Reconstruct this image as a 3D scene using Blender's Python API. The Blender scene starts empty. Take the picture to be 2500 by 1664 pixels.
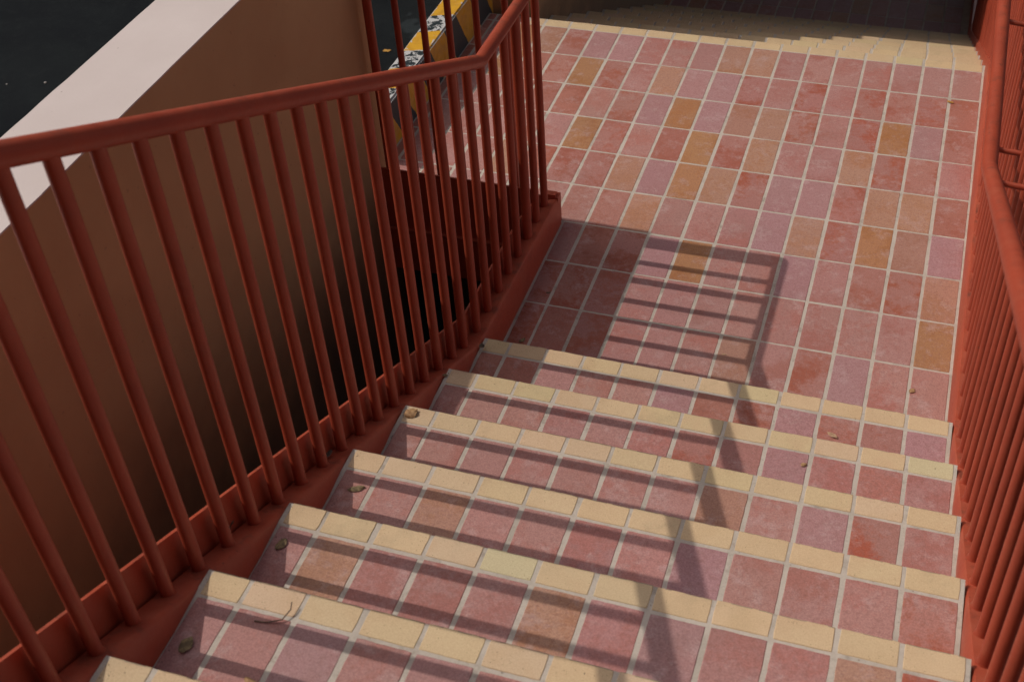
import bpy, bmesh, math, random
from mathutils import Vector, Matrix, noise
R = math.radians
sc = bpy.context.scene
COL = sc.collection

# ------------------------------------------------------------------ camera
cam = bpy.data.cameras.new('camera')
cam_o = bpy.data.objects.new('camera', cam); COL.objects.link(cam_o)
cr = Vector((0.947022, 0.316077, -0.056962)); cu = Vector((-0.171282, 0.647078, 0.742935)); cf = Vector((-0.271684, 0.693819, -0.666935))
m3 = Matrix((cr, cu, -cf)).transposed()
cam_o.matrix_world = Matrix.Translation((-0.234188, -2.751296, 2.467669)) @ m3.to_4x4()
cam.sensor_width = 36; cam.lens = 3040.3 / 2500 * 36
cam.clip_start = 0.05; cam.clip_end = 2000
cam.dof.use_dof = True; cam.dof.focus_distance = 3.45; cam.dof.aperture_fstop = 6.8
sc.camera = cam_o

# ------------------------------------------------------------------ sky, sun, exposure
EL = 48.8
w = bpy.data.worlds.new('World'); sc.world = w; w.use_nodes = True
nt = w.node_tree; bg = nt.nodes['Background']
sky = nt.nodes.new('ShaderNodeTexSky'); sky.sky_type = 'NISHITA'; sky.sun_disc = False
sky.sun_elevation = R(EL); sky.sun_rotation = R(270); sky.air_density = 1.0; sky.dust_density = 3.0
hz = nt.nodes.new('ShaderNodeHueSaturation'); hz.inputs['Saturation'].default_value = 0.45      # pale, hazy sky
nt.links.new(sky.outputs[0], hz.inputs['Color']); nt.links.new(hz.outputs[0], bg.inputs[0]); bg.inputs[1].default_value = 0.155
sun = bpy.data.lights.new('sun', 'SUN'); sun.energy = 2.4; sun.angle = R(0.5); sun.color = (1.0, 0.93, 0.84)
sun_o = bpy.data.objects.new('sun', sun); COL.objects.link(sun_o)
sun_o.rotation_euler = (0, -R(90 - EL), 0)
vs = sc.view_settings; vs.view_transform = 'Standard'; vs.look = 'None'; vs.gamma = 1; vs.use_curve_mapping = False
vs.exposure = -0.2

# ------------------------------------------------------------------ helpers
rng = random.Random(7)
def tag(o, label=None, cat=None, group=None, kind=None):
    if label: o['label'] = label
    if cat: o['category'] = cat
    if group: o['group'] = group
    if kind: o['kind'] = kind
    return o
def obj(name, bm, mats, parent=None, smooth=False, recalc=True):
    if recalc: bmesh.ops.recalc_face_normals(bm, faces=bm.faces)
    me = bpy.data.meshes.new(name); bm.to_mesh(me); bm.free()
    if not isinstance(mats, (list, tuple)): mats = [mats]
    for m in mats: me.materials.append(m)
    if smooth:
        for p in me.polygons: p.use_smooth = True
        me.set_sharp_from_angle(angle=R(40))
    o = bpy.data.objects.new(name, me); COL.objects.link(o)
    if parent: o.parent = parent
    return o
def empty(name, loc=(0, 0, 0)):
    o = bpy.data.objects.new(name, None); COL.objects.link(o); o.location = loc; o.empty_display_size = .1
    return o
def put(child, parent):      # parts are modelled in world coordinates; the thing's Empty may stand anywhere
    child.parent = parent; child.location = -Vector(parent.location)
    return child
def box(bm, x0, x1, y0, y1, z0, z1, mi=0):
    v = [bm.verts.new((x, y, z)) for z in (z0, z1) for y in (y0, y1) for x in (x0, x1)]
    for f in ((0, 2, 3, 1), (4, 5, 7, 6), (0, 1, 5, 4), (2, 6, 7, 3), (0, 4, 6, 2), (1, 3, 7, 5)):
        bm.faces.new([v[i] for i in f]).material_index = mi
def prism_x(bm, pts, x0, x1, mi=0, bev=0.0):
    """polygon in the YZ plane, extruded along X"""
    a = [bm.verts.new((x0, y, z)) for y, z in pts]; b = [bm.verts.new((x1, y, z)) for y, z in pts]
    n = len(pts); fs = [bm.faces.new(a), bm.faces.new(b[::-1])]
    for i in range(n): fs.append(bm.faces.new((a[i], b[i], b[(i+1) % n], a[(i+1) % n])))
    for f in fs: f.material_index = mi
def sweep(bm, path, rad, seg=20, mi=0):
    path = [Vector(p) for p in path]; rings = []
    for i, p in enumerate(path):
        d0 = (p - path[i-1]).normalized() if i else (path[1] - p).normalized()
        d1 = (path[i+1] - p).normalized() if i < len(path)-1 else d0
        t = (d0 + d1).normalized(); k = 1 / max(.3, math.cos(d0.angle(t) if d0.angle(t) else 0))
        up = Vector((0, 0, 1)) if abs(t.z) < .9 else Vector((0, 1, 0))
        s = t.cross(up).normalized(); u = s.cross(t).normalized()
        bend = d1 - d0
        ring = []
        for j in range(seg):
            a = 2*math.pi*j/seg; v = s*math.cos(a) + u*math.sin(a)
            if bend.length > 1e-4:
                b = bend.normalized(); v = v + b*(v.dot(b))*(k-1)
            ring.append(bm.verts.new(p + v*rad))
        rings.append(ring)
    for a, b in zip(rings, rings[1:]):
        for j in range(seg): bm.faces.new((a[j], a[(j+1) % seg], b[(j+1) % seg], b[j])).material_index = mi
    bm.faces.new(rings[0][::-1]).material_index = mi; bm.faces.new(rings[-1]).material_index = mi
def lathe(bm, x, y, prof, seg=18, lean=(0, 0)):
    rings = []
    z0 = prof[0][1]
    for r, z in prof:
        rings.append([bm.verts.new((x + lean[0]*(z-z0) + r*math.cos(2*math.pi*j/seg), y + lean[1]*(z-z0) + r*math.sin(2*math.pi*j/seg), z)) for j in range(seg)])
    for a, b in zip(rings, rings[1:]):
        for j in range(seg): bm.faces.new((a[j], a[(j+1) % seg], b[(j+1) % seg], b[j]))
    bm.faces.new(rings[0][::-1]); bm.faces.new(rings[-1])

# ------------------------------------------------------------------ materials
def mat(name, base=(.5, .5, .5), rough=.6, spec=.4):
    m = bpy.data.materials.new(name); m.use_nodes = True
    b = m.node_tree.nodes['Principled BSDF']
    b.inputs['Base Color'].default_value = (*base, 1); b.inputs['Roughness'].default_value = rough
    b.inputs['Specular IOR Level'].default_value = spec
    return m, m.node_tree, b
def N(nt, t, **kw):
    n = nt.nodes.new(t)
    for k, v in kw.items():
        if k in ('operation', 'blend_type', 'data_type', 'attribute_name', 'noise_dimensions', 'clamp', 'feature', 'musgrave_type'): setattr(n, k, v)
        else: n.inputs[k].default_value = v
    return n
def noise_n(nt, vec, scale, detail=4, rough=.55, dist=0):
    n = N(nt, 'ShaderNodeTexNoise', Scale=scale, Detail=detail, Roughness=rough, Distortion=dist)
    nt.links.new(vec, n.inputs['Vector']); return n.outputs['Fac']
def ramp(nt, fac, a, b):
    n = nt.nodes.new('ShaderNodeMapRange'); n.interpolation_type = 'SMOOTHSTEP'
    n.inputs['From Min'].default_value = a; n.inputs['From Max'].default_value = b
    nt.links.new(fac, n.inputs['Value']); return n.outputs['Result']
def mathn(nt, op, a, b=None, c=None):
    n = nt.nodes.new('ShaderNodeMath'); n.operation = op
    for i, v in enumerate((a, b, c)):
        if v is None: continue
        if isinstance(v, (int, float)): n.inputs[i].default_value = v
        else: nt.links.new(v, n.inputs[i])
    return n.outputs[0]
def mixc(nt, fac, a, b, mode='MIX'):
    n = nt.nodes.new('ShaderNodeMix'); n.data_type = 'RGBA'; n.blend_type = mode
    for i, v in ((0, fac), (6, a), (7, b)):
        if isinstance(v, (int, float)): n.inputs[i].default_value = v
        elif isinstance(v, tuple): n.inputs[i].default_value = (*v, 1)
        else: nt.links.new(v, n.inputs[i])
    return n.outputs[2]
def pos(nt):
    return nt.nodes.new('ShaderNodeNewGeometry').outputs['Position']
def bump(nt, b, h, strength=.3, dist=.002):
    n = nt.nodes.new('ShaderNodeBump'); n.inputs['Strength'].default_value = strength; n.inputs['Distance'].default_value = dist
    nt.links.new(h, n.inputs['Height']); nt.links.new(n.outputs[0], b.inputs['Normal'])

def tile_material(name, yellow=False):
    m, nt, b = mat(name, rough=.62, spec=.35)
    g = pos(nt)
    off = N(nt, 'ShaderNodeAttribute', attribute_name='toff'); base = N(nt, 'ShaderNodeAttribute', attribute_name='tcol'); blo = N(nt, 'ShaderNodeAttribute', attribute_name='tblo')
    add = nt.nodes.new('ShaderNodeVectorMath'); add.operation = 'MULTIPLY_ADD'
    nt.links.new(off.outputs['Color'], add.inputs[0]); add.inputs[1].default_value = (37, 53, 29); nt.links.new(g, add.inputs[2])
    v = add.outputs[0]
    if yellow:
        f1 = ramp(nt, noise_n(nt, v, 14, 3), .4, .72)
        c = mixc(nt, mathn(nt, 'MULTIPLY', f1, .5), base.outputs['Color'], blo.outputs['Color'])
        pit = ramp(nt, noise_n(nt, v, 230, 3, .6), .64, .70)
        pm = ramp(nt, noise_n(nt, v, 22, 2), .38, .58)
        c = mixc(nt, mathn(nt, 'MULTIPLY', mathn(nt, 'MULTIPLY', pit, pm), .7), c, (.20, .12, .055))
        fine = noise_n(nt, g, 420, 3, .7)
        c = mixc(nt, .22, c, mixc(nt, ramp(nt, fine, .3, .7), (.24, .24, .24), (.8, .8, .8)), 'OVERLAY')
        dirt = ramp(nt, noise_n(nt, g, 7, 6, .66), .54, .80)
        c = mixc(nt, mathn(nt, 'MULTIPLY', dirt, .4), c, (.27, .2, .13))
        bump(nt, b, fine, .35, .0015)
    else:
        n1 = noise_n(nt, v, 7.5, 3, .5, .3); n2 = noise_n(nt, v, 46, 8, .78)
        f1 = ramp(nt, mathn(nt, 'ADD', n1, mathn(nt, 'MULTIPLY', mathn(nt, 'SUBTRACT', n2, .5), .80)), .42, .66)
        str_ = mathn(nt, 'MULTIPLY', f1, off.outputs['Alpha'])
        c = mixc(nt, str_, base.outputs['Color'], blo.outputs['Color'])
        # chalky bloom in soft patches
        n3 = noise_n(nt, v, 15, 9, .76)
        c = mixc(nt, mathn(nt, 'MULTIPLY', ramp(nt, n3, .50, .66), .42), c, (.52, .38, .36))
        fine = noise_n(nt, g, 300, 4, .75)
        grain = noise_n(nt, g, 110, 5, .8)
        c = mixc(nt, .34, c, mixc(nt, ramp(nt, fine, .3, .7), (.22, .20, .20), (.80, .80, .80)), 'OVERLAY')
        c = mixc(nt, mathn(nt, 'MULTIPLY', ramp(nt, grain, .49, .62), .40), c, (.24, .105, .085))
        pit = ramp(nt, noise_n(nt, g, 150, 2, .5), .76, .80)
        c = mixc(nt, mathn(nt, 'MULTIPLY', pit, .55), c, (.10, .05, .04))
        dirt = ramp(nt, noise_n(nt, g, 3.2, 5, .65), .5, .8)
        c = mixc(nt, mathn(nt, 'MULTIPLY', dirt, .30), c, (.20, .125, .10))
        bump(nt, b, mathn(nt, 'ADD', fine, mathn(nt, 'MULTIPLY', n2, .8)), .3, .0012)
        rr = ramp(nt, n2, .3, .7); nt.links.new(mathn(nt, 'MULTIPLY_ADD', rr, .2, .5), b.inputs['Roughness'])
    nt.links.new(c, b.inputs['Base Color'])
    return m
M_TILE = tile_material('terracotta_tile')
M_YEL = tile_material('cream_nosing_tile', True)

def grout_material():
    m, nt, b = mat('grout', rough=.9, spec=.2); g = pos(nt)
    n = noise_n(nt, g, 9, 5, .65); fine = noise_n(nt, g, 240, 4, .7)
    c = mixc(nt, ramp(nt, n, .4, .72), (.52, .455, .385), (.42, .365, .305))
    c = mixc(nt, ramp(nt, noise_n(nt, g, 70, 3, .6), .66, .78), c, (.22, .19, .16))
    c = mixc(nt, mathn(nt, 'MULTIPLY', ramp(nt, noise_n(nt, g, 16, 5, .7), .52, .70), .55), c, (.25, .205, .165))
    c = mixc(nt, .35, c, mixc(nt, fine, (.2, .2, .2), (.8, .8, .8)), 'OVERLAY')
    nt.links.new(c, b.inputs['Base Color']); bump(nt, b, fine, .5, .002); return m
M_GROUT = grout_material()

def paint_red(name='red_paint', col=(.41, .072, .034), dust=.3):
    m, nt, b = mat(name, rough=.42, spec=.45); g = pos(nt)
    big = noise_n(nt, g, 6, 4, .6); fine = noise_n(nt, g, 120, 4, .6); mid = noise_n(nt, g, 30, 3, .5)
    c = mixc(nt, ramp(nt, big, .35, .7), col, (col[0]*.86, col[1]*.85, col[2]*.9))
    geo = nt.nodes.new('ShaderNodeNewGeometry'); sep = nt.nodes.new('ShaderNodeSeparateXYZ'); nt.links.new(geo.outputs['Normal'], sep.inputs[0])
    up = ramp(nt, sep.outputs[2], .5, .95)
    c = mixc(nt, mathn(nt, 'MULTIPLY', mathn(nt, 'MULTIPLY', up, ramp(nt, mid, .25, .7)), dust), c, (.46, .13, .075))
    spk = ramp(nt, noise_n(nt, g, 95, 2, .5), .735, .77)
    c = mixc(nt, mathn(nt, 'MULTIPLY', spk, .55), c, (.09, .03, .02))
    grime = mathn(nt, 'MULTIPLY', ramp(nt, noise_n(nt, g, 19, 6, .7), .50, .68), mathn(nt, 'MULTIPLY_ADD', up, .5, .12))
    c = mixc(nt, grime, c, (.13, .045, .03))
    chip = ramp(nt, noise_n(nt, g, 62, 4, .65), .70, .715)
    c = mixc(nt, mathn(nt, 'MULTIPLY', chip, .6), c, (.16, .05, .035))
    brush = noise_n(nt, g, 9, 6, .75)
    c = mixc(nt, mathn(nt, 'MULTIPLY', ramp(nt, brush, .50, .72), .30), c, (min(1, col[0]*1.12), col[1]*1.9, col[2]*2.2))
    nt.links.new(c, b.inputs['Base Color'])
    nt.links.new(mathn(nt, 'MULTIPLY_ADD', fine, .22, .34), b.inputs['Roughness'])
    bump(nt, b, mathn(nt, 'ADD', mathn(nt, 'MULTIPLY', mid, .9), mathn(nt, 'MULTIPLY', fine, .35)), .35, .0018)
    return m
M_RED = paint_red()
M_REDBAR = paint_red('red_gloss_paint', (.365, .057, .026), .2)

def wall_material(name, c1, c2, pal=None):
    m, nt, b = mat(name, rough=.85, spec=.2); g = pos(nt)
    c = mixc(nt, ramp(nt, noise_n(nt, g, 2.2, 5, .6), .35, .7), c1, c2)
    c = mixc(nt, mathn(nt, 'MULTIPLY', ramp(nt, noise_n(nt, g, 90, 2, .5), .76, .79), .6), c, (.09, .05, .03))
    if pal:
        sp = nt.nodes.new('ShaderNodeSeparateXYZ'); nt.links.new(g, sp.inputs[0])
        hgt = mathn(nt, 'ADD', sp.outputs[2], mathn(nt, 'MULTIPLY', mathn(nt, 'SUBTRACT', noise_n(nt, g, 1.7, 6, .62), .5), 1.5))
        depth_shade = mathn(nt, 'SUBTRACT', 1.0, ramp(nt, hgt, -.55, .35))  # shade deepening down the gap, painted into the wall colour with a blotchy edge
        c = mixc(nt, mathn(nt, 'MULTIPLY', depth_shade, .8), c, (.085, .065, .055))
        scuff = ramp(nt, noise_n(nt, g, 55, 2, .5), .70, .74)
        c = mixc(nt, mathn(nt, 'MULTIPLY', scuff, .25), c, (.2, .11, .07))
    f = noise_n(nt, g, 160, 4, .6); md = noise_n(nt, g, 14, 3, .5)
    nt.links.new(c, b.inputs['Base Color']); bump(nt, b, mathn(nt, 'ADD', mathn(nt, 'MULTIPLY', f, .4), md), .25, .003); return m
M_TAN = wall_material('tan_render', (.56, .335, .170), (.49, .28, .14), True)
M_CAP = wall_material('pale_cap_paint', (.62, .53, .50), (.57, .48, .45))
M_CONC = wall_material('dark_concrete', (.10, .095, .085), (.065, .062, .06))
M_CONC3 = wall_material('damp_concrete', (.15, .16, .14), (.10, .11, .10))
M_CONC2 = wall_material('stair_concrete', (.2, .17, .15), (.15, .13, .12))

def asphalt():
    m, nt, b = mat('asphalt', rough=.95, spec=.12); g = pos(nt)
    big = noise_n(nt, g, 2.0, 5, .6, .4); fine = noise_n(nt, g, 260, 3, .7); mid = noise_n(nt, g, 26, 4, .65)
    c = mixc(nt, ramp(nt, big, .36, .66), (.0045, .006, .008), (.0085, .011, .0125))
    c = mixc(nt, mathn(nt, 'MULTIPLY', ramp(nt, mid, .5, .75), .5), c, (.014, .016, .017))
    c = mixc(nt, ramp(nt, noise_n(nt, g, 1.1, 4, .6, .8), .63, .67), c, (.022, .028, .031))
    spk = ramp(nt, noise_n(nt, g, 75, 1, .4), .80, .83)
    c = mixc(nt, mathn(nt, 'MULTIPLY', spk, .05), c, (.05, .05, .05))
    nt.links.new(c, b.inputs['Base Color']); bump(nt, b, mathn(nt, 'ADD', fine, mid), .6, .005); return m
M_ASPH = asphalt()

def kerb_mat():
    m, nt, b = mat('kerb_stripes', rough=.6, spec=.35); g = pos(nt)
    s = nt.nodes.new('ShaderNodeSeparateXYZ'); nt.links.new(g, s.inputs[0]); X, Y, Z = s.outputs
    u = mathn(nt, 'SUBTRACT', Y, mathn(nt, 'MULTIPLY', mathn(nt, 'ADD', X, 2.085), .35))
    u = mathn(nt, 'SUBTRACT', u, mathn(nt, 'MULTIPLY', mathn(nt, 'SUBTRACT', .18, Z), .6))
    wob = noise_n(nt, g, 30, 3, .6); u = mathn(nt, 'ADD', u, mathn(nt, 'MULTIPLY', mathn(nt, 'SUBTRACT', wob, .5), .012))
    fr = mathn(nt, 'FRACT', mathn(nt, 'DIVIDE', mathn(nt, 'SUBTRACT', mathn(nt, 'ADD', u, 2.83), 1.065 - KSH), .283))
    yel = mathn(nt, 'LESS_THAN', fr, .53)
    geo = nt.nodes.new('ShaderNodeNewGeometry'); sn = nt.nodes.new('ShaderNodeSeparateXYZ'); nt.links.new(geo.outputs['Normal'], sn.inputs[0])
    top = ramp(nt, sn.outputs[2], .3, .9)
    yc = mixc(nt, ramp(nt, noise_n(nt, g, 26, 4, .6), .4, .7), (.62, .32, .018), (.50, .25, .02))
    base = mixc(nt, yel, (.014, .022, .026), yc)
    wear = noise_n(nt, g, 42, 5, .68, .5)
    edge = ramp(nt, mathn(nt, 'ABSOLUTE', mathn(nt, 'ADD', X, 2.035)), .030, .052)
    thr = mathn(nt, 'ADD', wear, mathn(nt, 'MULTIPLY', edge, .22))
    wy = mathn(nt, 'MULTIPLY', ramp(nt, thr, .64, .68), yel)
    wb = mathn(nt, 'MULTIPLY', ramp(nt, thr, .51, .55), mathn(nt, 'SUBTRACT', 1.0, yel))
    wh = mathn(nt, 'MULTIPLY', mathn(nt, 'ADD', wy, wb), mathn(nt, 'MULTIPLY_ADD', top, .9, .08))
    c = mixc(nt, wh, base, (.50, .49, .48))
    nt.links.new(c, b.inputs['Base Color']); bump(nt, b, wear, .3, .003); return m
KSH = 0.0
M_KERB = kerb_mat()

# ------------------------------------------------------------------ layout constants
P = .108; BROW = .21180; GY = .0016
T, RS, Y1 = .2696, .12564, -.3205          # going, riser, first nosing edge of the near flight
SH = [0, 0, .007, .0103, .0127, .0165, .0173, .019, .020, .021, .022, .022, .022]
T2, RS2, YL = .283, .1333, 1.752           # far flight
NFAR = 9
def nl(y): return RS + .466*(Y1 - y)
def shift(y): return min(.022, max(0, (Y1 - y))*.0165)
def ledge(y): return max(.104, nl(y) - .013)

# colour palette of the tiles (base, blotch, blotch strength)
PAL = {
 'P': ((.410, .205, .182), (.375, .125, .095), .62),
 'Q': ((.395, .212, .210), (.370, .175, .170), .55),
 'R': ((.395, .180, .150), (.350, .092, .052), .95),
 'D': ((.385, .155, .118), (.335, .105, .068), .90),
 'O': ((.400, .195, .095), (.355, .145, .050), .85),
 'B': ((.395, .205, .150), (.345, .155, .092), .80),
 'T': ((.425, .228, .158), (.400, .180, .095), .75),
}
def attrs(bm):
    L = bm.loops.layers.float_color
    return [L.get(n) or L.new(n) for n in ('tcol', 'tblo', 'toff')]
def set_face(f, lay, col, blo, off, k):
    for l in f.loops:
        l[lay[0]] = (*col, 1); l[lay[1]] = (*blo, 1); l[lay[2]] = (*off, k)
def jit(c, a=.05):
    k = 1 + rng.uniform(-a, a); return tuple(max(0, v*k*(1 + rng.uniform(-a*.5, a*.5))) for v in c)
def add_tile(bm, lay, x0, x1, y0, y1, z, mi, kind, thick=.006, amp=.0009, bev=.0016, bull=False):
    """one tile: a slightly irregular slab with a soft edge, standing proud of the grout"""
    if kind == 'Y':
        base = jit((.605, .440, .262), .04); blo = jit((.55, .375, .22), .05); k = 1
        if rng.random() < .10: base = jit((.585, .450, .255), .03)
        if rng.random() < .12: base = jit((.60, .43, .275), .03)
    elif kind == 'G': base = (.575, .48, .29); blo = (.54, .45, .27); k = 1
    else:
        b, l, k = PAL[kind]; base = jit(b, .06); blo = jit(l, .08); k = k*rng.uniform(.7, 1.1)
    off = (rng.random(), rng.random(), rng.random())
    dx, dy = rng.gauss(0, .0006), rng.gauss(0, .0006); a = rng.gauss(0, .004)
    cx, cy = (x0+x1)/2, (y0+y1)/2; hx, hy = (x1-x0)/2, (y1-y0)/2
    tz = rng.uniform(-.0001, .0005); sx, sy = rng.gauss(0, .0012), rng.gauss(0, .0012)
    n1 = max(3, int(hx*2/.012)); n2 = max(3, int(hy*2/.012)); pts = []
    for i in range(n1): pts.append((-hx + 2*hx*i/n1, -hy, 0, -1))
    for i in range(n2): pts.append((hx, -hy + 2*hy*i/n2, 1, 0))
    for i in range(n1): pts.append((hx - 2*hx*i/n1, hy, 0, 1))
    for i in range(n2): pts.append((-hx, hy - 2*hy*i/n2, -1, 0))
    rings = [[], [], []]
    corner = .003
    for (px, py, nx, ny) in pts:
        q = amp*noise.noise(Vector(((cx+px)*60, (cy+py)*60, z*60))) + rng.uniform(-.00025, .00025)
        ccx = min(hx, max(-hx, px)); ccy = py
        # round the corners
        ex, ey = hx-abs(px), hy-abs(py)
        if ex < corner and ey < corner: px *= (hx-.0006)/hx; py *= (hy-.0006)/hy
        for k_, (ins, zz) in enumerate(((0, -thick), (0, -.0013), (bev, 0))):
            X = px + nx*q - (px/hx)*ins; Y = py + ny*q - (py/hy)*ins
            if bull and ny > 0 and k_ == 2: Y -= .0014 + .0007*abs(noise.noise(Vector((X*90, cy*7, 3))))
            Xr = X*math.cos(a) - Y*math.sin(a); Yr = X*math.sin(a) + Y*math.cos(a)
            rings[k_].append(bm.verts.new((cx+dx+Xr, cy+dy+Yr, z + zz + tz + sx*X + sy*Y)))
    fs = []
    n = len(pts)
    for A, B in ((0, 1), (1, 2)):
        for i in range(n): fs.append(bm.faces.new((rings[A][i], rings[A][(i+1) % n], rings[B][(i+1) % n], rings[B][i])))
    fs.append(bm.faces.new(rings[2]))
    for f in fs: f.material_index = mi; f.smooth = False; set_face(f, lay, base, blo, off, k)
    if bull:                                        # grimy, chipped front arris
        d = jit((.34, .245, .165), .1)
        for f in fs[n:2*n]:
            c_ = f.calc_center_median()
            if c_.y > cy + hy*.86 and abs(c_.x - cx) < hx*.97 and noise.noise(Vector((c_.x*45, cy*9, 1.3))) > -.12: set_face(f, lay, d, d, off, k)

def finish(bm, name, mats, parent=None):
    me = bpy.data.meshes.new(name); bmesh.ops.recalc_face_normals(bm, faces=bm.faces); bm.to_mesh(me); bm.free()
    for m in mats: me.materials.append(m)
    o = bpy.data.objects.new(name, me); COL.objects.link(o)
    if parent: put(o, parent)
    return o

GW = .0094      # grout width across the run
GR = .0062
# ------------------------------------------------------------------ structure: landing between the two flights
rows = {7: 'PPPPPPPTTPPPQQRBOP', 6: 'DRRRPRPRQQTPRORDOP', 5: 'RQORPRTBQOQRPDDRPP', 4: 'PRRTPRTROROPPOPRPQ'[:0] or 'PRRTPPTROROPROPPQP'[:18],
        3: 'DTTRQQRTOQTRRRTPPP', 2: 'QBORTQPPPTRPPQPPRP', 1: 'TRRPQPPOQRDPPPQPPP', 0: 'OPPPPPPPPRRRPPRPPP', -1: 'PPQRPBPPPRDRPPPPPP', -2: 'PPPPPPPPPPPPPPPPPP'}
rows[4] = 'PRRTPPTROR' + 'PPOPRPQP'
rows[4] = 'PRRTPPT' + 'R' + 'O' + 'D' + 'P' + 'R' + 'O' + 'P' + 'RPPP'
bm = bmesh.new(); lay = attrs(bm)
zt = 0.0
for r, s in rows.items():
    for i, kx in enumerate(s + 'D'):
        x1 = -i*P; x0 = x1 - P
        if i == 18: x0 = -1.984
        if i >= 11 and r < 2:
            if i > 11: continue
            x0 = -1.262
        if i == 17: pass
        y0 = r*BROW + .0016; y1 = y0 + BROW
        if i > 11 and r < 2: continue
        add_tile(bm, lay, x0 + GW/2, x1 - GW/2, y0 + GR/2, y1 - GR/2, zt, 0, kx)
for i in (16.67, 17, 18):
    add_tile(bm, lay, max(-(i+1)*P, -1.984) + GW/2, -i*P - GW/2, 8*BROW + .0016 + GR/2, YL - .004, zt, 0, 'D')
landing_tiles = finish(bm, 'paving_tiles', [M_TILE])
bm = bmesh.new()
box(bm, -1.276, .05, -.62, .43, -.26, zt - .0008)
box(bm, -1.985, .05, .4302, YL - .0006, -.26, zt - .0008)
landing = obj('landing', bm, [M_GROUT]); tag(landing, kind='structure')
landing_tiles.parent = landing
bm = bmesh.new(); lay = attrs(bm)
for i in range(17):
    x1 = -i*P - .002; x0 = x1 - P
    if i == 16: x0 = -1.80
    add_tile(bm, lay, x0 + GW/2, x1 - GW/2, YL - .0545, YL, zt, 0, 'Y', amp=.0012, bev=.0014, bull=True)
o = finish(bm, 'nosing', [M_YEL]); o.parent = landing

# ------------------------------------------------------------------ the near flight of steps
fl = empty('stair_flight', (-.63, Y1, 0))
tag(fl, 'near flight of pink tiled steps with cream nosings coming down to the landing', 'staircase')
treadkinds = {1: 'QRRQRDQPPPDD', 2: 'PPPQRRPPPPPP', 3: 'PRQPBPPPPPPP', 4: 'RPPPQPPPPTPP', 5: 'RTPPQPTPPPTP', 6: 'RPPPPPPPPQPP', 7: 'PPTPQPPPPPPP', 8: 'PPPPPPPPPPPP', 9: 'PQPPPPPPTPPP', 10: 'PPPPPPPPPPPP'}
for s in range(1, 11):
    yf = Y1 - (s-1)*T; z = s*RS + (-.0015 if s == 1 else 0); sh = SH[s]
    bm = bmesh.new(); lay = attrs(bm)
    yb = yf - T - .03
    # body: riser and slab under the tread
    zb = z - RS - .16 if s > 1 else -.2
    prism_x(bm, [(yf + .0005, z - .0009), (yf + .0005, z - RS - .02 if s > 1 else -.2), (yb, zb + .03), (yb, z - .0009)], -1.267 + sh*.6, .0042 + sh, 1)
    for f in bm.faces: set_face(f, lay, (.5, .45, .4), (.5, .45, .4), (0, 0, 0), 0)
    for i, kx in enumerate(treadkinds[s]):
        x1 = sh - i*P; x0 = x1 - P
        if i == 11: x0 = -1.262 + sh*.6
        add_tile(bm, lay, x0 + GW/2, x1 - GW/2, yf - .0545 - GR/2 - .203, yf - .0545 - GR/2, z, 0, kx)
    st = finish(bm, 'step', [M_TILE, M_GROUT], fl)
    bm = bmesh.new(); lay = attrs(bm)
    for i in range(12):
        x1 = sh - i*P; x0 = x1 - P
        if i == 11: x0 = -1.262 + sh*.6
        kind = 'G' if (s, i) in ((2, 0), (5, 7)) else 'Y'
        g = GW*.85
        add_tile(bm, lay, x0 + g/2, x1 - g/2, yf - .0545 + GR*.6, yf + .0018, z + .0002, 0, kind, thick=.012, amp=.0009, bev=.0012, bull=True)
    o = finish(bm, 'nosing', [M_YEL]); o.parent = st

# ------------------------------------------------------------------ the far flight, going down from the landing
ff = empty('stair_flight', (-.9, YL, 0))
tag(ff, 'far flight of steps going down beyond the landing, only its cream nosings showing', 'staircase')
for k in range(1, NFAR):
    yf = YL + T2*k; z = -RS2*k
    bm = bmesh.new(); lay = attrs(bm)
    prism_x(bm, [(yf + .0005, z - .0009), (yf + .0005, z - RS2 - .02), (yf - T2 - .02, z - .16), (yf - T2 - .02, z - .0009)], -1.805, .03, 1)
    for f in bm.faces: set_face(f, lay, (.5, .45, .4), (.5, .45, .4), (0, 0, 0), 0)
    for i in range(17):
        x1 = .004 - i*P; x0 = x1 - P
        if i == 16: x0 = -1.797
        add_tile(bm, lay, x0 + GW/2, x1 - GW/2, yf - .0545 - GR/2 - .203, yf - .0545 - GR/2, z, 0, rng.choice('PPPQRT'))
    st = finish(bm, 'step', [M_TILE, M_GROUT], ff)
    bm = bmesh.new(); lay = attrs(bm)
    for i in range(17):
        x1 = .004 + rng.uniform(-.003, .003) - i*P; x0 = x1 - P
        if i == 16: x0 = -1.797
        add_tile(bm, lay, x0 + GW/2, x1 - GW/2, yf - .0545 + GR*.3, yf + .003, z + .0004, 0, 'Y', thick=.012, amp=.0009, bev=.0014, bull=True)
    o = finish(bm, 'nosing', [M_YEL]); o.parent = st
# lower floor at its foot
ZL = -RS2*NFAR
bm = bmesh.new(); lay = attrs(bm)
for r in range(0, 16):
    for i in range(-2, 18):
        x1 = -.035 - i*P; y0 = YL + T2*(NFAR-1) - .05 + .01 + r*BROW
        if i < 0: continue
        add_tile(bm, lay, max(x1 - P, -1.99) + GW/2, x1 - GW/2, y0 + GR/2, y0 + BROW - GR/2, ZL, 0, rng.choice('PPQQTPQ'))
lt = finish(bm, 'paving_tiles', [M_TILE])
bm = bmesh.new(); box(bm, -2.4, .02, YL + T2*(NFAR-1) - .3, YL + T2*(NFAR-1) + 4, ZL - .25, ZL - .0008)
lower = obj('lower_floor', bm, [M_GROUT]); tag(lower, kind='structure'); lt.parent = lower

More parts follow.
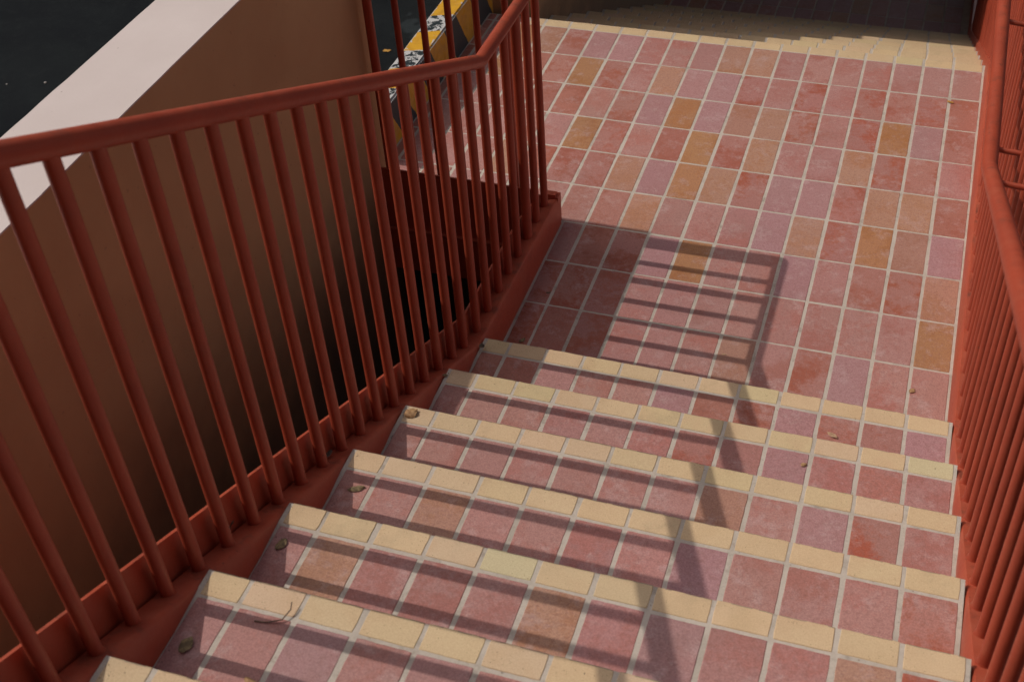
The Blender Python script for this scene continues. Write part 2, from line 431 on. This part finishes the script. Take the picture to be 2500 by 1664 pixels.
# ------------------------------------------------------------------ left railing: kerb, upstand, bars, handrail, with its return along the landing edge
XB = -1.303; RB = .0122; HZ = .8735; YBR = -.096; SL = .473
YE = .390                                     # line of the return
rl = empty('railing', (XB, 0, .1))
tag(rl, 'lower red railing left of the steps, turning at the landing to meet the tan wall', 'railing')
ys = [-3.1 + .1*i for i in range(28)] + [-.3206 + .0]
def ledge_pts(y0, y1, off=0.0):
    out = []
    yk = Y1 + (.030 - (.097 - RS))/-.466 if False else Y1 - ((.097 + .030 - RS)/.466)
    for y in (y0, yk, y1): out.append((y, ledge(y) + off))
    return out
def extr(bm, top, x0, x1, drop):
    n = len(top); pts = list(top) + [(y, z - drop(y, z)) for y, z in reversed(top)]
    prism_x(bm, pts, x0, x1)
def kerb_bm(xi0, xi1, xo, y0, y1, sgn=1, down=.36):
    """kerb whose inner face follows the slight skew of the steps; xi = inner x at the landing / far up"""
    bm = bmesh.new(); ysl = [y0 + (Y1-.02 - y0)*i/10 for i in range(11)] + [y1]
    ysl = [y for y in ysl]; prof = []
    for y in ysl:
        xi = xi0 + (shift(y) if y < Y1 else 0)*xi1; zt_ = ledge(y); bt = .006*sgn
        b0 = zt_ - down if y < Y1 - .03 else -.255
        prof.append([bm.verts.new(v) for v in ((xi, y, b0), (xi, y, zt_ - .05), (xi - bt, y, zt_ - .008), (xi - bt*1.6, y, zt_ - .002), (xi - bt*2.6, y, zt_), (xo + shift(y)*.7, y, zt_ - .009), (xo + shift(y)*.7, y, b0))])
    for a, b in zip(prof, prof[1:]):
        for j in range(7): bm.faces.new((a[j], a[(j+1) % 7], b[(j+1) % 7], b[j]))
    bm.faces.new(prof[0][::-1]); bm.faces.new(prof[-1]); return bm
put(obj('kerb', kerb_bm(-1.2655, .75, -1.3225, -3.1, .410), M_RED, smooth=True), rl)
# upstand plate on the outer side, and round the end
bm = bmesh.new()
UP = .050
top = [(-3.1, nl(-3.1)+.074), (-.325, nl(-.325)+.070), (.16, .178), (YE-.014, .128)]
pts = top + [(y, z - .38) for y, z in reversed(top)]
prism_x(bm, pts, -1.3290, -1.3228)
for v in bm.verts: v.co.x += shift(v.co.y)*.7
put(obj('stringer_plate', bm, M_RED), rl)
# return kerb along the landing's near edge (bars stand behind a plate)
bm = bmesh.new()
box(bm, -1.888, -1.3296, YE-.011, .4270, -.25, .095)
bmesh.ops.bevel(bm, geom=[e for e in bm.edges if all(v.co.z > 0 for v in e.verts)], offset=.005, segments=2, affect='EDGES')
put(obj('return_kerb', bm, M_RED), rl)
bm = bmesh.new()
box(bm, -1.888, -1.3295, YE-.018, YE-.0115, -.262, .146)
box(bm, -1.888, -1.3297, YE-.034, YE-.0185, -.262, -.09)
put(obj('fascia_plate', bm, M_RED), rl)
# raised end cap of the kerb
bm = bmesh.new()
box(bm, -1.3290, -1.2700, .398, .4300, -.005, .118)
bmesh.ops.bevel(bm, geom=[e for e in bm.edges if all(v.co.z > 0 and v.co.y > .41 for v in e.verts) or all(v.co.z > 0 and v.co.x > -1.29 for v in e.verts)], offset=.009, segments=4, affect='EDGES')
put(obj('end_block', bm, M_RED, smooth=True), rl)

def rail_z(y): return HZ if y > YBR else HZ + SL*(YBR - y)
def bar(x, y, z0, z1, r=RB, name='baluster', parent=None, lean=(0, 0), mat_=None):
    bm = bmesh.new()
    k = rng.uniform(.9, 1.15)
    lathe(bm, x, y, [(r+.0035*k, z0-.012), (r+.003*k, z0), (r+.0012, z0+.003*k), (r, z0+.007), (r, z0 + (z1-z0)*.35), (r*1.01, z0 + (z1-z0)*.7), (r, z1-.004), (r+.002, z1)], 18, lean)
    return put(obj(name, bm, mat_ or M_REDBAR, smooth=True), parent)
ybars = [.361, .271, .083, -.008, -.098]
ybars += [-.19, -.288, -.388, -.482, -.575]
ybars += [-.668 - .0899*i for i in range(0, 26)]
for y in ybars: bar(XB + shift(y)*.7 + rng.gauss(0, .0008), y + rng.gauss(0, .001), ledge(y) - .007, rail_z(y) - .010, parent=rl)
bar(XB, .181, ledge(.181) - .004, HZ - .010, .0148, 'post', rl)
for i, x in enumerate([-1.318 - .0, -1.4073, -1.4995, -1.589, -1.672, -1.760, -1.852][1:]):
    bar(x, YE, .090, HZ - .010, parent=rl, r=.0105 if i < 5 else .0145, name='baluster' if i < 5 else 'post')
bm = bmesh.new()
rc = .012
path = [(XB + .015, -3.1, rail_z(-3.1)), (XB + .014, -1.6, rail_z(-1.6)), (XB, YBR, HZ), (XB, YE - rc, HZ)]
for a in (15, 30, 45, 60, 75): path.append((XB - rc + rc*math.cos(R(a)), YE - rc + rc*math.sin(R(a)), HZ))
path += [(XB - rc, YE, HZ), (-1.89, YE, HZ)]
sweep(bm, path, .0183, 24)
put(obj('handrail', bm, M_REDBAR, smooth=True), rl)

# ------------------------------------------------------------------ right fence: tall bars on a kerb, with a handrail on brackets
rr = empty('railing', (.03, 0, .1))
tag(rr, 'tall red barred railing on the right with its handrail held on short brackets', 'railing')
def far_ledge(y): return min(.104, .030 - (RS2/T2)*(y - YL))
XR = .026
bm = bmesh.new(); prof = []
yk = Y1 - .02
ylist = [-3.1 + (yk + 3.1)*i/10 for i in range(11)] + [.4, 1.0, YL - .157, YL + .6, YL + 1.2, YL + T2*(NFAR-1), YL + T2*(NFAR-1) + .12, YL + 4.4]
for y in ylist:
    base = ledge(y) if y <= YL - .2 else far_ledge(y)
    xi = .002 + shift(y)*1.0; b0 = base - .55
    if y > YL + T2*(NFAR-1) + .05: base = ZL + .11; b0 = base - .4
    prof.append([bm.verts.new(v) for v in ((xi, y, b0), (xi, y, base - .05), (xi + .004, y, base - .008), (xi + .008, y, base - .002), (xi + .014, y, base - .002), (xi + .10, y, base - .006), (xi + .10, y, b0))])
for a, b in zip(prof, prof[1:]):
    for j in range(7): bm.faces.new((a[j], a[(j+1) % 7], b[(j+1) % 7], b[j]))
bm.faces.new(prof[0][::-1]); bm.faces.new(prof[-1])
put(obj('kerb', bm, M_RED, smooth=True), rr)
H2 = 1.32
bm = bmesh.new()
def ft(y): return (H2 if y > YBR else H2 + .466*(YBR - y)) if y < YL else H2 - (RS2/T2)*(y - YL)
yb_ = .1675; ylist = [yb_ + .0915*i for i in range(0, 45)] + [yb_ - .0915*i for i in range(1, 36)]
for y in ylist:
    z0 = ledge(y) if y <= YL - .2 else far_ledge(y)
    if y > YL + T2*(NFAR-1) + .05: z0 = ZL + .11
    x = XR + shift(y)
    bar(x + rng.gauss(0, .0006), y + rng.gauss(0, .001), z0, ft(y) - .005, RB*.97, parent=rr)
bm = bmesh.new(); yl = [-3.1, YBR, YL, YL + T2*(NFAR-1)]
sweep(bm, [(XR + shift(y), y, ft(y)) for y in yl], .018, 16)
put(obj('top_rail', bm, M_REDBAR, smooth=True), rr)
XH = -.050; YB2 = -.281; H3 = .870
bm = bmesh.new()
sweep(bm, [(XH, -3.1, H3 + .466*(YB2 + 3.1)), (XH, YB2, H3), (XH - .0015, YL - .05, H3), (XH, YL + T2*(NFAR-1), H3 - RS2/T2*(T2*(NFAR-1) + .05))], .0175, 24)
put(obj('handrail', bm, M_REDBAR, smooth=True), rr)
for yy in (.42, -.19, -.44, 1.05, 1.65, -1.1, -1.7, 2.4, 3.1):
    zz = H3 - .004 if -.281 < yy < YL else (H3 + .466*(YB2 - yy) if yy < YB2 else H3 - RS2/T2*(yy - YL))
    bm = bmesh.new(); sweep(bm, [(XH + .005, yy, zz - .004), (XH + .045, yy, zz - .008), (XR + shift(yy) + .004, yy, zz - .010)], .0065, 14)
    put(obj('bracket', bm, M_REDBAR, smooth=True), rr)

# ------------------------------------------------------------------ walls
def wall(name, x0, x1, y0, y1, z0, z1, label, cap=.0):
    e = empty(name, ((x0+x1)/2, (y0+y1)/2, z0)); tag(e, label, 'wall')
    bm = bmesh.new(); box(bm, x0, x1, y0, y1, z0, z1 - .002)
    bmesh.ops.subdivide_edges(bm, edges=bm.edges[:], cuts=2)
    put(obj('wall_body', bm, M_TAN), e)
    bm = bmesh.new(); box(bm, x0 - .001, x1 + .001, y0 - .001, y1 + .001, z1 - .004, z1)
    # slightly hand-finished arris
    g = [ed for ed in bm.edges if abs(ed.verts[0].co.y - ed.verts[1].co.y) > .5]
    bmesh.ops.subdivide_edges(bm, edges=g, cuts=120)
    for v in bm.verts:
        if abs(v.co.x - x1) < .01 or abs(v.co.x - x0) < .01:
            v.co.x += .0016*noise.noise(Vector((v.co.y*9, v.co.x*3, 2))) + .0012*max(0, noise.noise(Vector((v.co.y*23, v.co.x*3, 7))) - .25)*4
    put(obj('painted_cap', bm, M_CAP), e)
    if y1 < 1:
        bm = bmesh.new(); a = []; n_ = 160
        for i in range(n_+1):
            z = z1 - .006 - i/n_*1.4; w_ = .0012 + .0028*max(0, noise.noise(Vector((z*38, 1, 5))) + .12) + .0022*max(0, noise.noise(Vector((z*110, 4, 5))))
            a.append([bm.verts.new(v) for v in ((x1 + .0006, y1 + .0012, z), (x1 + .0006, y1 - w_, z), (x1 - .006, y1 + .0012, z))])
        for p_, q_ in zip(a, a[1:]):
            bm.faces.new((p_[0], q_[0], q_[1], p_[1])); bm.faces.new((p_[0], p_[2], q_[2], q_[0]))
        put(obj('chipped_edge', bm, M_CAP, recalc=False), e)
    return e
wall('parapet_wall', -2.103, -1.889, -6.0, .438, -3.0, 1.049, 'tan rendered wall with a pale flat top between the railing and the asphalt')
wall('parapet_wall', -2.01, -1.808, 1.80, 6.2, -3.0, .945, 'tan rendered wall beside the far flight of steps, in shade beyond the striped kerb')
# ------------------------------------------------------------------ road and striped kerb
bm = bmesh.new(); box(bm, -60, -2.104, -50, 80, -3.0, .012)
road = obj('road', bm, [M_ASPH]); tag(road, kind='structure')
bm = bmesh.new(); box(bm, -2.1035, -2.086, .4385, 1.799, -3.0, .012); o = obj('road_edge', bm, [M_ASPH]); tag(o, kind='structure')
bm = bmesh.new(); box(bm, -2.085, -1.985, .60, 1.795, -.2, .18)
bmesh.ops.bevel(bm, geom=[e for e in bm.edges if all(v.co.z > 0 for v in e.verts)], offset=.007, segments=3, affect='EDGES')
g = [ed for ed in bm.edges if abs(ed.verts[0].co.y - ed.verts[1].co.y) > .5]
bmesh.ops.subdivide_edges(bm, edges=g, cuts=60)
for v in bm.verts: v.co += Vector((1, 0, .7))*.0022*noise.noise(v.co*22)
kb = obj('striped_kerb', bm, [M_KERB]); tag(kb, 'black and yellow striped kerb with worn paint along the asphalt', 'kerb')
bm = bmesh.new(); box(bm, -2.085, -1.9862, .4402, .599, -.2, -.002); o = obj('gutter', bm, [M_ASPH]); tag(o, kind='structure')
# ground far below, reaching the horizon, and the closed-in space under the landing
bm = bmesh.new(); box(bm, -600, 600, -600, 600, -3.2, -2.6)
tag(obj('ground', bm, [M_CONC]), kind='structure')
bm = bmesh.new(); box(bm, -1.8885, .10, -4.2, -3.101, -2.6, 10*RS + .002)  # out of view, added to close the gap's near end against light
tag(obj('unseen_upper_landing', bm, [M_GROUT]), kind='structure')
bm = bmesh.new(); prism_x(bm, [(-3.1, -2.6), (-3.1, 1.0), (Y1 - .25, -.2), (.35, -.265), (.35, -2.6)], -1.318, .02)  # unseen fill added under the steps so the gap stays dark
tag(obj('unseen_stair_fill', bm, [M_CONC]), 'unseen dark concrete fill added under the near steps to keep light out of the gap', 'wall')
bm = bmesh.new(); box(bm, -1.888, .02, .72, .86, -2.6, -.262); box(bm, -1.886, -1.36, .50, .719, -2.6, -.92)
tag(obj('basement_wall', bm, [M_CONC3]), 'grey concrete wall deep under the landing seen between the balusters', 'wall')

# unseen blocks added to cut sky and sunlight, behind the camera and past the landing
def block(name, x0, x1, y0, y1, z0, z1, label, wx):
    e = empty(name, ((x0+x1)/2, (y0+y1)/2, z0)); tag(e, label, 'light_blocker')
    bm = bmesh.new(); box(bm, x0, x1, y0, y1, z0, z1); put(obj('wall', bm, M_BLOCKER), e)
    yy = y1 if wx > 0 else y0
    for fl_ in range(2):
        for i in range(5):
            bm = bmesh.new(); a = x0 + (x1-x0)*(i+.3)/5; b = x0 + (x1-x0)*(i+.7)/5; c = z0 + (z1-z0)*(fl_ + .35)/2; d = z0 + (z1-z0)*(fl_+.75)/2
            box(bm, a, b, min(yy, yy + .06*wx), max(yy, yy + .06*wx), c, d); put(obj('blocker_window', bm, M_GLASS), e)
    return e
M_BLOCKER = wall_material('blocker_render', (.10, .065, .05), (.08, .052, .04))
M_GLASS, _, _ = mat('dark_glass', (.02, .025, .03), .1, .5)
block('light_blocker', -9, 7, -12, -4.2, 1.8, 13, 'unseen dark block added behind the camera to cut sky light', 1)
block('light_blocker', -9, 5, 3.0, 12, 1.6, 5.0, 'unseen dark block added over the foot of the far flight to cut sun and sky light', -1)

# ------------------------------------------------------------------ dry leaves, pebbles, twigs
def leaf_mat(name, c1, c2):
    m, nt, b = mat(name, rough=.7, spec=.3); g = pos(nt)
    nt.links.new(mixc(nt, ramp(nt, noise_n(nt, g, 90, 4, .6), .35, .65), c1, c2), b.inputs['Base Color']); return m
ML = {'tan': leaf_mat('tan_leaf', (.44, .27, .13), (.30, .16, .075)), 'brown': leaf_mat('brown_leaf', (.20, .13, .085), (.07, .05, .035)),
      'gold': leaf_mat('gold_leaf', (.48, .26, .06), (.34, .16, .04)), 'olive': leaf_mat('olive_leaf', (.30, .22, .11), (.14, .10, .055)), 'pale': leaf_mat('pale_leaf', (.5, .32, .2), (.4, .25, .15))}
def leaf(loc, L, W, rot, kind, label, curl=.3, lift=.25, group=None, tilt=0):
    curl = min(curl, .6)
    if kind in ('olive', 'brown'): L *= .64; W *= .56
    bm = bmesh.new(); nu, nv = 12, 8; grid = []
    sd = rng.uniform(0, 50)
    for i in range(nu+1):
        u = i/nu; wd = W*math.sin(math.pi*min(1, u*.93+.05))**.75/2; row = []
        for j in range(nv+1):
            v = j/nv*2 - 1
            x = (u-.5)*L; y = v*wd
            zz = -curl*W*(abs(v)**1.7)*.30 - lift*L*.35*(u-.5)**2 + .10*W*noise.noise(Vector((u*4, v*3, sd)))
            x += .05*L*noise.noise(Vector((v*3, u*6, sd+9))); y += .13*W*noise.noise(Vector((u*9, v*2, sd+4)))*abs(v); zz += .22*W*noise.noise(Vector((u*2.5, v*1.5, sd+20)))*abs(v)
            row.append(bm.verts.new((x, y, zz)))
        grid.append(row)
    for i in range(nu):
        for j in range(nv): bm.faces.new((grid[i][j], grid[i+1][j], grid[i+1][j+1], grid[i][j+1]))
    zmin = min(v.co.z for v in bm.verts)
    for v in bm.verts: v.co.z -= zmin
    bm.normal_update()
    if sum(f.normal.z for f in bm.faces) < 0: bmesh.ops.reverse_faces(bm, faces=bm.faces[:])
    o = obj('dry_leaf', bm, [ML[kind]], smooth=True, recalc=False)
    o.location = loc; o.rotation_euler = (tilt, 0, rot)
    tag(o, label, 'leaf', group or 'dry leaves fallen on the steps and landing'); return o
leaf((-2.277, 1.332, .014), .034, .02, .4, 'gold', 'yellow leaf lying on the dark asphalt behind the striped kerb', group='leaves on the asphalt')
leaf((-.1034, 1.4537, .001), .024, .012, -.4, 'gold', 'small golden leaf near the far end of the landing beside the right fence')
leaf((-.0985, -.0979, .001), .021, .014, .9, 'tan', 'small square tan leaf scrap on the landing above the last cream nosing')
leaf((-.118, -.215, .001), .034, .026, 1.1, 'tan', 'folded brown leaf on the landing touching the bottom nosing', curl=.9)
leaf((-.282, -.4476, RS+.001), .030, .012, -.5, 'pale', 'pale curled leaf scrap on the bottom step near the right fence', curl=.8)
leaf((-.3307, -.6846, 2*RS+.001), .016, .012, .8, 'tan', 'tiny round brown leaf on the second step from the bottom')
leaf((-.625, -.083, .001), .014, .006, .1, 'pale', 'thin pale seed husk on the landing right of the handrail shadow')
leaf((-1.210, -.176, .001), .036, .024, 1.0, 'olive', 'dark curled leaf in the shaded landing corner above the bottom nosing', curl=1.0)
leaf((-1.20, .055, .001), .024, .016, .4, 'brown', 'small brown leaf in the shade beside the end of the left railing kerb')
leaf((-1.287, -.0155, .0985), .026, .022, 1.2, 'olive', 'olive leaf lying on the kerb ledge between two balusters near the railing end')
leaf((-1.30, -1.165, ledge(-1.165)+.004), .040, .028, 1.4, 'brown', 'dark crumpled leaf between balusters halfway up the kerb', curl=.9, tilt=-.4)
leaf((-1.325, -.86, ledge(-.86)+.004), .040, .018, 1.2, 'brown', 'grey brown leaf behind the balusters on the kerb beside the third step', curl=.8, tilt=-.4)
leaf((-1.318, -1.51, ledge(-1.51)+.004), .046, .03, 1.9, 'brown', 'flat dark leaf on the sloping kerb beside the fifth step', tilt=-.4)
leaf((-1.205, -1.235, 4*RS+.001), .058, .030, .5, 'olive', 'large twisted olive leaf in the left corner of the fourth step', curl=.5, lift=.3)
leaf((-1.225, -1.50, 5*RS+.002), .046, .034, 1.3, 'olive', 'olive leaf leaning on the left kerb in the corner of the fifth step', curl=.4)
leaf((-1.215, -1.82, 6*RS+.003), .052, .038, 1.5, 'olive', 'big dull olive leaf in the dark left corner of the sixth step', curl=.35)
leaf((-1.075, -1.855, 6*RS+.001), .036, .014, -.4, 'tan', 'thin tan leaf on the sixth step near the bottom left of the photo', curl=.9)
leaf((-1.236, -.885, 3*RS+.001), .034, .03, .9, 'tan', 'crumbled tan leaf debris on the end of the third nosing at the left kerb', curl=.8)
leaf((-1.262, -.62, ledge(-.62)+.002), .022, .016, .2, 'olive', 'small leaf bit where the second nosing meets the left kerb')
leaf((-1.258, -.372, ledge(-.372)+.002), .034, .026, 1.8, 'brown', 'dark leaf litter on the kerb beside the bottom nosing', curl=.9)
bm = bmesh.new()
for s_ in range(0, 8):
    for i in range(70):
        zc = s_*RS + .0006; y = (Y1 - (s_-1)*T if s_ else .38) - rng.random()*(.25 if s_ else .66); x = -1.262 + SH[s_]*.6 + abs(rng.gauss(0, .022))
        if rng.random() < .25 and s_ : x = rng.uniform(-1.25, 0); 
        r_ = rng.uniform(.0006, .0019)
        vs_ = [bm.verts.new((x + rng.uniform(-1, 1)*r_, y + rng.uniform(-1, 1)*r_, zc + rng.uniform(0, 1.2)*r_)) for _ in range(4)]
        for t_ in ((0, 1, 2), (0, 1, 3), (1, 2, 3), (0, 2, 3)): bm.faces.new([vs_[q] for q in t_])
tag(obj('grit', bm, [ML['brown']]), kind='stuff')
def pebble(loc, s, label, c):
    bm = bmesh.new(); bmesh.ops.create_icosphere(bm, subdivisions=2, radius=s)
    for v in bm.verts: v.co *= 1 + .25*noise.noise(v.co*80 + Vector(loc)*9); v.co.z *= .6
    o = obj('pebble', bm, [c], smooth=True); o.location = loc; tag(o, label, 'pebble', 'pale pebbles on the asphalt')
MP, _, _ = mat('pale_stone', (.42, .38, .36), .8)
pebble((-3.5398, .7907, .014), .006, 'larger pale pebble on the dark asphalt at upper left', MP)
pebble((-3.6906, .7432, .014), .0035, 'tiny pale pebble on the asphalt near the left picture edge', MP)
bm = bmesh.new(); sweep(bm, [(-1.128, -1.745, 6*RS+.002), (-1.105, -1.742, 6*RS+.003), (-1.082, -1.732, 6*RS+.006), (-1.075, -1.712, 6*RS+.010), (-1.078, -1.700, 6*RS+.014)], .0011, 8)
o = obj('twig', bm, [ML['brown']], smooth=True); tag(o, 'thin dark bent twig lying on the sixth step below the cream nosing', 'twig')
